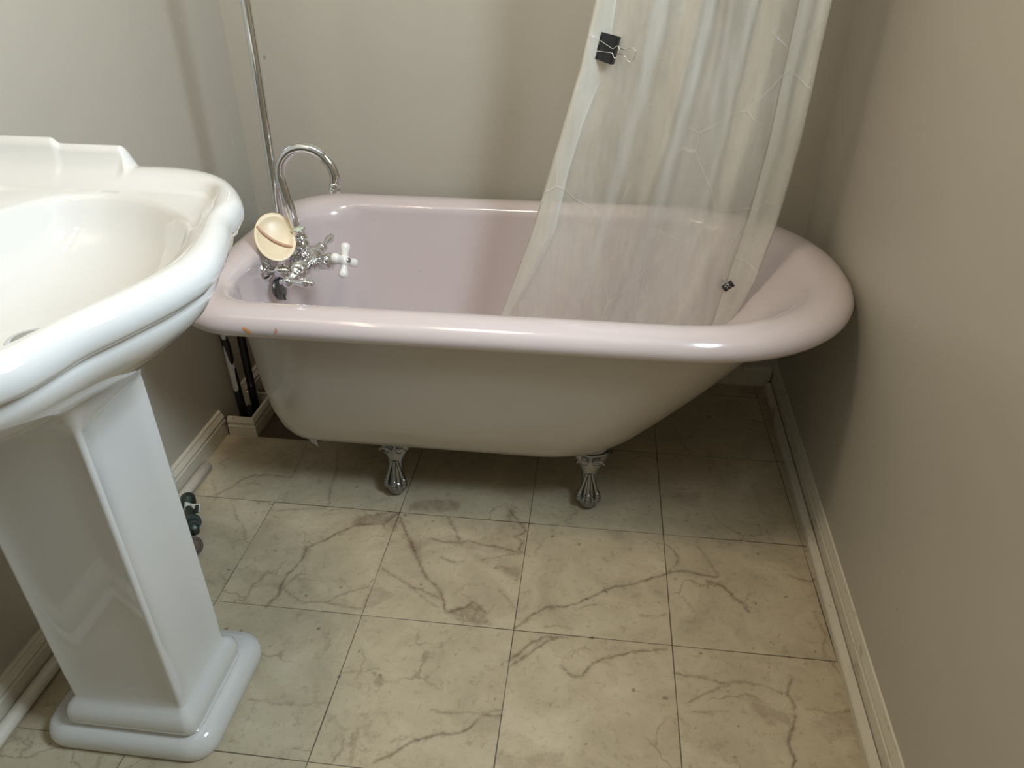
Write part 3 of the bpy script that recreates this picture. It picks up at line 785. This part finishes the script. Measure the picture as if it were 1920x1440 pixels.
bc.build('barcode', M['ink'], tgo, smooth=False)
gq = MB(); tagquad(gq, .1, 1.0, .0, .06); gq.build('green_stripe', M['green_ink'], tgo, smooth=False)

# ------------------------------------------------------------------ pedestal sink
SY = -.865
def mirror(h): return h + [(x, 2 * SY - y) for x, y in reversed(h)]
OUT = mirror([(-.235, -.560), (-.236, -.518), (-.222, -.508), (-.15, -.507), (-.06, -.507), (.02, -.507), (.073, -.507), (.122, -.517), (.169, -.543), (.208, -.585), (.238, -.635), (.248, -.670), (.255, -.708), (.273, -.755), (.292, -.812), (.299, -.850)])
DECK = mirror([(-.190, -.66), (-.192, -.60), (-.180, -.588), (-.10, -.586), (.0, -.586), (.09, -.588), (.150, -.594), (.180, -.606), (.188, -.632), (.194, -.664), (.206, -.698), (.221, -.738), (.236, -.790), (.243, -.845)])
BOWL = mirror([(-.104, -.80), (-.098, -.740), (-.082, -.682), (-.063, -.635), (-.036, -.609), (.005, -.597), (.040, -.600), (.085, -.616), (.133, -.644), (.163, -.668), (.190, -.700), (.206, -.730), (.217, -.760), (.231, -.815), (.234, -.850)])
CX = .05
NA = 720
def radial(poly):
    pp = crom([(x, y, 0) for x, y in poly], 10, True)
    an = np.array([math.atan2(p.y - SY, p.x - CX) for p in pp]); rd = np.array([math.hypot(p.x - CX, p.y - SY) for p in pp])
    o = np.argsort(an); an, rd = an[o], rd[o]
    an = np.concatenate([an - 2 * PI, an, an + 2 * PI]); rd = np.tile(rd, 3)
    th = np.linspace(-PI, PI, NA, endpoint=False)
    return np.interp(th, an, rd)
TH = np.linspace(-PI, PI, NA, endpoint=False)
def smooth_r(r, k):
    kk = np.ones(2 * k + 1) / (2 * k + 1); return np.convolve(np.concatenate([r[-k:], r, r[:k]]), kk, 'valid')
rO, rD, rB = smooth_r(radial(OUT), 3), smooth_r(radial(DECK), 9), smooth_r(radial(BOWL), 5)
rOs = smooth_r(rO, 14)
def ring(r, z): return np.stack([CX + r * np.cos(TH), SY + r * np.sin(TH), np.broadcast_to(z, TH.shape)], -1)
PO = ring(rO, 0)
ex = PO[:, 0]
endmask = np.array([1.0 if abs(p[1] - SY) > .33 or p[0] < -.2 else 0 for p in PO])
def stepz(x):
    h = .030 * (1 - sstep(.002, .024, x)) + .0085 * (1 - sstep(-.112, -.098, x))
    return h
hz = np.array([stepz(x) for x in ex]) * endmask
SK = np.array([.01, -.83])
def scaled(rr, s, z, cen=SK, zoff=None):
    P = ring(rr, z); P[:, 0] = cen[0] + (P[:, 0] - cen[0]) * s; P[:, 1] = cen[1] + (P[:, 1] - cen[1]) * s
    P[:, 0] = np.maximum(P[:, 0], -.243)
    return P
def blend(a, b, t): return a * (1 - t) + b * t
# bead and outer side, from the column up
colR = []
for t in TH:
    c_, s_ = abs(math.cos(t)), abs(math.sin(t)); colR.append(1 / ((c_ / .095) ** 4 + (s_ / .075) ** 4) ** .25)
COL = np.stack([SK[0] + np.array(colR) * np.cos(TH), SK[1] + np.array(colR) * np.sin(TH), np.full(NA, .66)], -1)
loops = []
def apron(s, z, w_=0.0):
    P = scaled(rOs, s, z)
    if w_: P = blend(P, np.concatenate([COL[:, :2], np.full((NA, 1), z)], 1), w_)
    return P
loops += [COL * [1, 1, 0] + [0, 0, .660], COL * [1, 1, 0] + [0, 0, .676]]
loops += [apron(.46, .690, .35), apron(.56, .704, .12), apron(.655, .722), apron(.745, .742), apron(.83, .762), apron(.895, .780), apron(.925, .793), apron(.935, .803), apron(.932, .808), apron(.925, .812)]
def beadring(d, z, hs=1.0):
    P = ring(rO - d, z); P[:, 2] += hz * hs; return P
loops += [beadring(.020, .814, 0), beadring(.008, .818, 0), beadring(.002, .826, 0), beadring(0, .836, .2), beadring(.003, .846, .7), beadring(.009, .8535, 1), beadring(.017, .857, 1)]
# inner side: for the splash the wall stays thin, elsewhere the bead is broad
def inner_ring(t, zlow, zhi_keep):
    r = blend(rO - .017, rD + .002, t)
    P = ring(r, 0); P[:, 2] = zlow + hz * zhi_keep
    return P
thin = np.clip(hz / .030, 0, 1)
def inner2(t, z, keep):
    tt = t * (1 - thin) + (t * .45 if t < .75 else t) * thin
    r = (rO - .017) * (1 - tt) + (rD + .002) * tt
    P = ring(r, z); P[:, 2] += hz * keep; return P
loops += [inner2(.22, .8575, .96), inner2(.45, .856, .70), inner2(.66, .851, .30), inner2(.85, .844, .06), inner2(1.0, .840, 0)]
rDi = np.minimum(rD - .006, rD); rBo = np.minimum(rB + .006, rD - .003)
loops += [ring(np.maximum(rDi, rBo), .8385), ring(rBo, .838), ring(np.minimum(rB, rD - .006), .8355)]
rB2 = np.minimum(rB, rD - .006)
BC = np.array([.055, SY])
def bowl(s, z, px=2.0):
    P = ring(smooth_r(rB2, 6) if s < .99 else rB2, z)
    P[:, 0] = BC[0] + (P[:, 0] - BC[0]) * s; P[:, 1] = BC[1] + (P[:, 1] - BC[1]) * s; return P
loops += [bowl(.975, .829), bowl(.945, .818), bowl(.90, .803), bowl(.84, .788), bowl(.75, .773), bowl(.63, .760), bowl(.48, .751), bowl(.30, .746), bowl(.10, .743), bowl(.001, .742)]
sk = thing('pedestal_sink', 'white pedestal washbasin standing against the left wall', 'sink', (0, -.83, 0))
mb = MB(); mb.loft([[tuple(p) for p in L] for L in loops], True, True)
mb.build('basin', M['sink'], sk)
MB().lathe([(0, .026), (.003, .027), (.004, .020), (.001, .014)], (.055, SY, .7425), (0, 0, 1)).build('drain', ch, sk)
# mounting block under the back corner
MB().box((.172, -.630, .786), (.206, -.600, .826), .005).build('back_flange', M['sink'], sk, sharp=40)
# pedestal ---------------------------------------------------------------
def rrect(x0, x1, y0, y1, r, z, bow=0.0, bead=0.0, n=10, m=14):
    L = []
    cs = [(x1 - r, y1 - r, 0), (x0 + r, y1 - r, PI / 2), (x0 + r, y0 + r, PI), (x1 - r, y0 + r, 3 * PI / 2)]
    for i, (cx, cy, a0) in enumerate(cs):
        for k in range(n):
            a = a0 + PI / 2 * k / (n - 1); rr = r + bead * math.sin(PI * k / (n - 1))
            L.append([cx + rr * math.cos(a), cy + rr * math.sin(a), z])
        nx_, ny_, na = cs[(i + 1) % 4]
        ex_, ey_ = nx_ + r * math.cos(na), ny_ + r * math.sin(na); sx_, sy_ = L[-1][0], L[-1][1]
        sx_, sy_ = cx + r * math.cos(a0 + PI / 2), cy + r * math.sin(a0 + PI / 2)
        ox, oy = math.cos(a0 + PI / 2), math.sin(a0 + PI / 2)
        for k in range(1, m):
            t = k / m; b_ = -bow * min(1, 4 * t * (1 - t) * 2.2)
            L.append([sx_ + (ex_ - sx_) * t + ox * b_, sy_ + (ey_ - sy_) * t + oy * b_, z])
    return L
x0, x1, y0, y1 = -.080, .107, -.906, -.762
bl = [rrect(-.143, .147, -.938, -.700, .040, 0), rrect(-.146, .150, -.941, -.697, .042, .006), rrect(-.147, .151, -.942, -.696, .043, .018), rrect(-.144, .148, -.939, -.699, .042, .030), rrect(-.136, .140, -.931, -.707, .038, .039), rrect(-.122, .128, -.920, -.719, .030, .0435), rrect(-.108, .133 - .006, -.927 + .006, -.738, .020, .0465)]
def off(o, z, r): return rrect(-.080 - o, .107 + o, -.906 - o, -.762 + o, r, z)
bl += [off(.0165, .0475, .016), off(.0185, .051, .018), off(.0195, .058, .019), off(.0190, .066, .018), off(.0165, .075, .016), off(.0120, .083, .013), off(.0065, .089, .011), off(.0025, .094, .009), off(.0008, .098, .008)]
bl += [rrect(x0, x1, y0, y1, .008, .112, .003, .002), rrect(x0, x1, y0, y1, .008, .15, .0042, .0026), rrect(x0, x1, y0, y1, .008, .40, .0042, .0026), rrect(x0, x1, y0, y1, .008, .60, .0042, .0026), rrect(x0, x1, y0, y1, .008, .632, .0035, .0024), rrect(x0 - .001, x1 + .001, y0 - .001, y1 + .001, .009, .640, .001, .001), rrect(x0 - .004, x1 + .004, y0 - .004, y1 + .004, .012, .646), rrect(x0 - .008, x1 + .008, y0 - .008, y1 + .006, .016, .66), rrect(x0 - .016, x1 + .018, y0 - .016, y1 + .012, .02, .69), rrect(x0 - .016, x1 + .018, y0 - .016, y1 + .012, .02, .70)]
mb = MB(); mb.loft(bl, True, True)
mb.build('pedestal', M['sink'], sk, sharp=50)

# ------------------------------------------------------------------ shower curtain
def cur_l(z): return float(np.interp(z, [.28, .38, .59, .93, 1.05, 1.3, 1.95], [.480, .508, .578, .668, .690, .71, .74]))
def cur_r(z): return float(np.interp(z, [.28, .39, .50, .62, .80, 1.05, 1.3, 1.95], [.94, 1.040, 1.078, 1.100, 1.116, 1.124, 1.13, 1.14]))
def cur_y(u, z):
    a = float(np.interp(z, [.28, .5, .8, 1.1, 1.95], [.012, .020, .030, .042, .052]))
    f_ = math.sin(u * 2 * PI * 3.1 + .9 + .5 * math.sin(z * 3)) * .55 + math.sin(u * 2 * PI * 5.3 + 2.2 + z * .7) * .35 + math.sin(u * 2 * PI * 9.7 + z * 2) * .14
    f_ *= .25 + .75 * sstep(.15, .45, u)
    cr = noise.noise(Vector((u * 9, z * 3.5, .3))) * .35 + noise.noise(Vector((u * 22 + z * 5, z * 12, 1.3))) * .10
    yc_ = float(np.interp(z, [.28, .6, 1.0, 1.95], [-.030, .0, .005, .0]))
    return yc_ + a * (f_ + cr * 1.2)
def strip_w(z, side):
    if side == 0: return float(np.interp(z, [.28, .38, .50, .60, .72, .82, .93, 1.05, 1.95], [.012, .020, .040, .050, .040, .040, .052, .040, .05]))
    return float(np.interp(z, [.28, .39, .50, .62, .80, 1.05, 1.95], [.034, .040, .062, .064, .064, .066, .07]))
v = []; rows = 170; cols_n = None
for i in range(rows):
    z = .28 + (1.95 - .28) * (i / (rows - 1)) ** 1.15
    xl, xr = cur_l(z), cur_r(z); row = []
    wl, wr = strip_w(z, 0), strip_w(z, 1); W = xr - xl
    for k in range(8):
        t = 1 - k / 8; uu = wl * t / W
        row.append((xl + wl * t, cur_y(uu, z) - .0075 * min(1, k and 1 or .35) - .004 * math.sin(t * 3 + z * 9), z))
    for k in range(121):
        u = k / 120; edge_ = min(1, min(u, 1 - u) * 40)
        row.append((xl + W * u, cur_y(u, z) + (edge_ - 1) * .0038, z))
    for k in range(1, 10):
        t = k / 9; uu = 1 - wr * t / W
        row.append((xr - wr * t, cur_y(uu, z) - .0085 - .003 * math.sin(t * 4 + z * 7), z))
    cols_n = len(row); v += row
f = [(i * cols_n + j, i * cols_n + j + 1, (i + 1) * cols_n + j + 1, (i + 1) * cols_n + j) for i in range(rows - 1) for j in range(cols_n - 1)]
cu = link_mesh('shower_curtain', v, f, M['curtain'])
ha = cu.data.attributes.new('hem', 'FLOAT', 'POINT')
ha.data.foreach_set('value', [(1.0 if j < 9 else 1.0 if j > 127 else 0.0) for i in range(rows) for j in range(cols_n)])
tag(cu, 'clear frosted vinyl shower curtain hanging inside the bathtub', 'shower curtain')
# oval curtain rail that carries it, above the picture
rl = thing('curtain_rail', 'chrome curtain rail above the bathtub, top of the shower curtain', 'curtain rail', (.5, 0, 1.97))
MB().tube([(-.24, 0, 1.965), (0, 0, 1.965), (.5, 0, 1.965), (1.27, 0, 1.965)], .009, 16).build('rail', ch, rl)

# binder clips ---------------------------------------------------------------
def binder_clip(pos, a, b, L, D, Tk, label, fold=True):
    a = Vector(a).normalized(); b = Vector(b); b = (b - a * b.dot(a)).normalized(); nn = a.cross(b).normalized()
    if nn.y > 0: nn = -nn                                          # towards the room
    pos = Vector(pos)
    root = thing('binder_clip', label, 'binder clip', pos, 'binder clips on the shower curtain')
    def P(s_, t_, h_): return pos + a * s_ + b * t_ + nn * h_
    mb = MB(); th_ = D * .03
    sec = [(-D * .5, .001), (D * .5, Tk), (D * .56, Tk * .7), (D * .58, 0), (D * .56, -Tk * .7), (D * .5, -Tk), (-D * .5, -.001)]
    inn = [(-D * .5, -.0003), (D * .46, -Tk + th_), (D * .52, -Tk * .6), (D * .54, 0), (D * .52, Tk * .6), (D * .46, Tk - th_), (-D * .5, .0003)]
    sc_ = sec + inn
    mb.loft([[P(s_, t_, h_) for t_, h_ in sc_] for s_ in (-L / 2, L / 2)], True, True)
    mb.build('clip_body', M['black_steel'], root, sharp=30)
    for sg in (1, -1):                                             # rolled jaws in three pieces
        for s0, s1 in ((-.5, -.24), (-.16, .16), (.24, .5)):
            MB().tube([P(L * s0, -D * .5, sg * D * .035), P(L * s1, -D * .5, sg * D * .035)], D * .045, 12).build('jaw_roll', M['black_steel'], root)
    for sg, far in ((1, 1.02), (-1, 1.62)):
        w0 = L * .20; pts = []
        t0 = -D * .5; h0 = sg * D * .04
        h1 = sg * (Tk + .0012)
        if sg > 0: prof = [(t0, w0, h0), (D * .1, w0 * .62, h1 * .66 + .001), (D * .50, w0 * .40, h1 + .001), (D * .66, w0 * .95, h1 + .002), (D * .80, w0 * 1.05, h1 + .002), (D * .90, w0 * .4, h1 + .002)]
        else: prof = [(t0, w0, h0), (D * .1, w0 * .75, h1 * .66 - .001), (D * .55, w0 * .55, h1 - .001), (D * .95, w0 * .50, h1 + .001), (D * 1.30, w0 * 1.25, h1 + .002), (D * 1.48, w0 * 1.15, h1 + .002), (D * 1.57, w0 * .4, h1 + .002)]
        pts = [P(w_, t_, h_) for t_, w_, h_ in prof] + [P(-w_, t_, h_) for t_, w_, h_ in reversed(prof)]
        MB().tube(crom(pts, 6), max(D * .024, .0006), 8).build('wire_handle', M['wire'], root)
def on_cur(x, z): return cur_y((x - cur_l(z)) / (cur_r(z) - cur_l(z)), z)
cz = .966
binder_clip((.718, on_cur(.718, cz) - .016, cz), (.20, .0, 1), (1, -.50, -.16), .049, .036, .010, 'large black binder clip near the top left edge of the shower curtain')
cz = .487
binder_clip((1.020, on_cur(1.020, cz) - .018, cz), (.74, 0, .62), (-.62, -.25, .74), .024, .015, .0045, 'small black binder clip low on the right edge of the shower curtain')

# ------------------------------------------------------------------ lamps (above and behind the view)
vl = thing('vanity_light', 'chrome wall bar with four frosted bulbs above the sink', 'wall light', (LW, -.80, 1.95))
MB().box((LW, -1.10, 1.90), (LW + .035, -.52, 2.00), .008).build('backplate', ch, vl, sharp=40)
for k in range(4):
    y = -1.02 + k * .147
    MB().ball((LW + .085, y, 1.95), .042).build('bulb', M['bulb'], vl)
    MB().lathe([(0, .026), (.02, .026), (.05, .016)], (LW + .033, y, 1.95), (1, 0, 0)).build('socket', ch, vl)
cl = thing('ceiling_light', 'flat white disc lamp on the ceiling', 'ceiling light', (.25, -.80, 2.40))
MB().lathe([(0, .19), (.03, .19), (.045, .17), (.048, .15)], (.25, -.80, 2.40), (0, 0, -1), 40).build('canopy', M['ceiling'], cl)
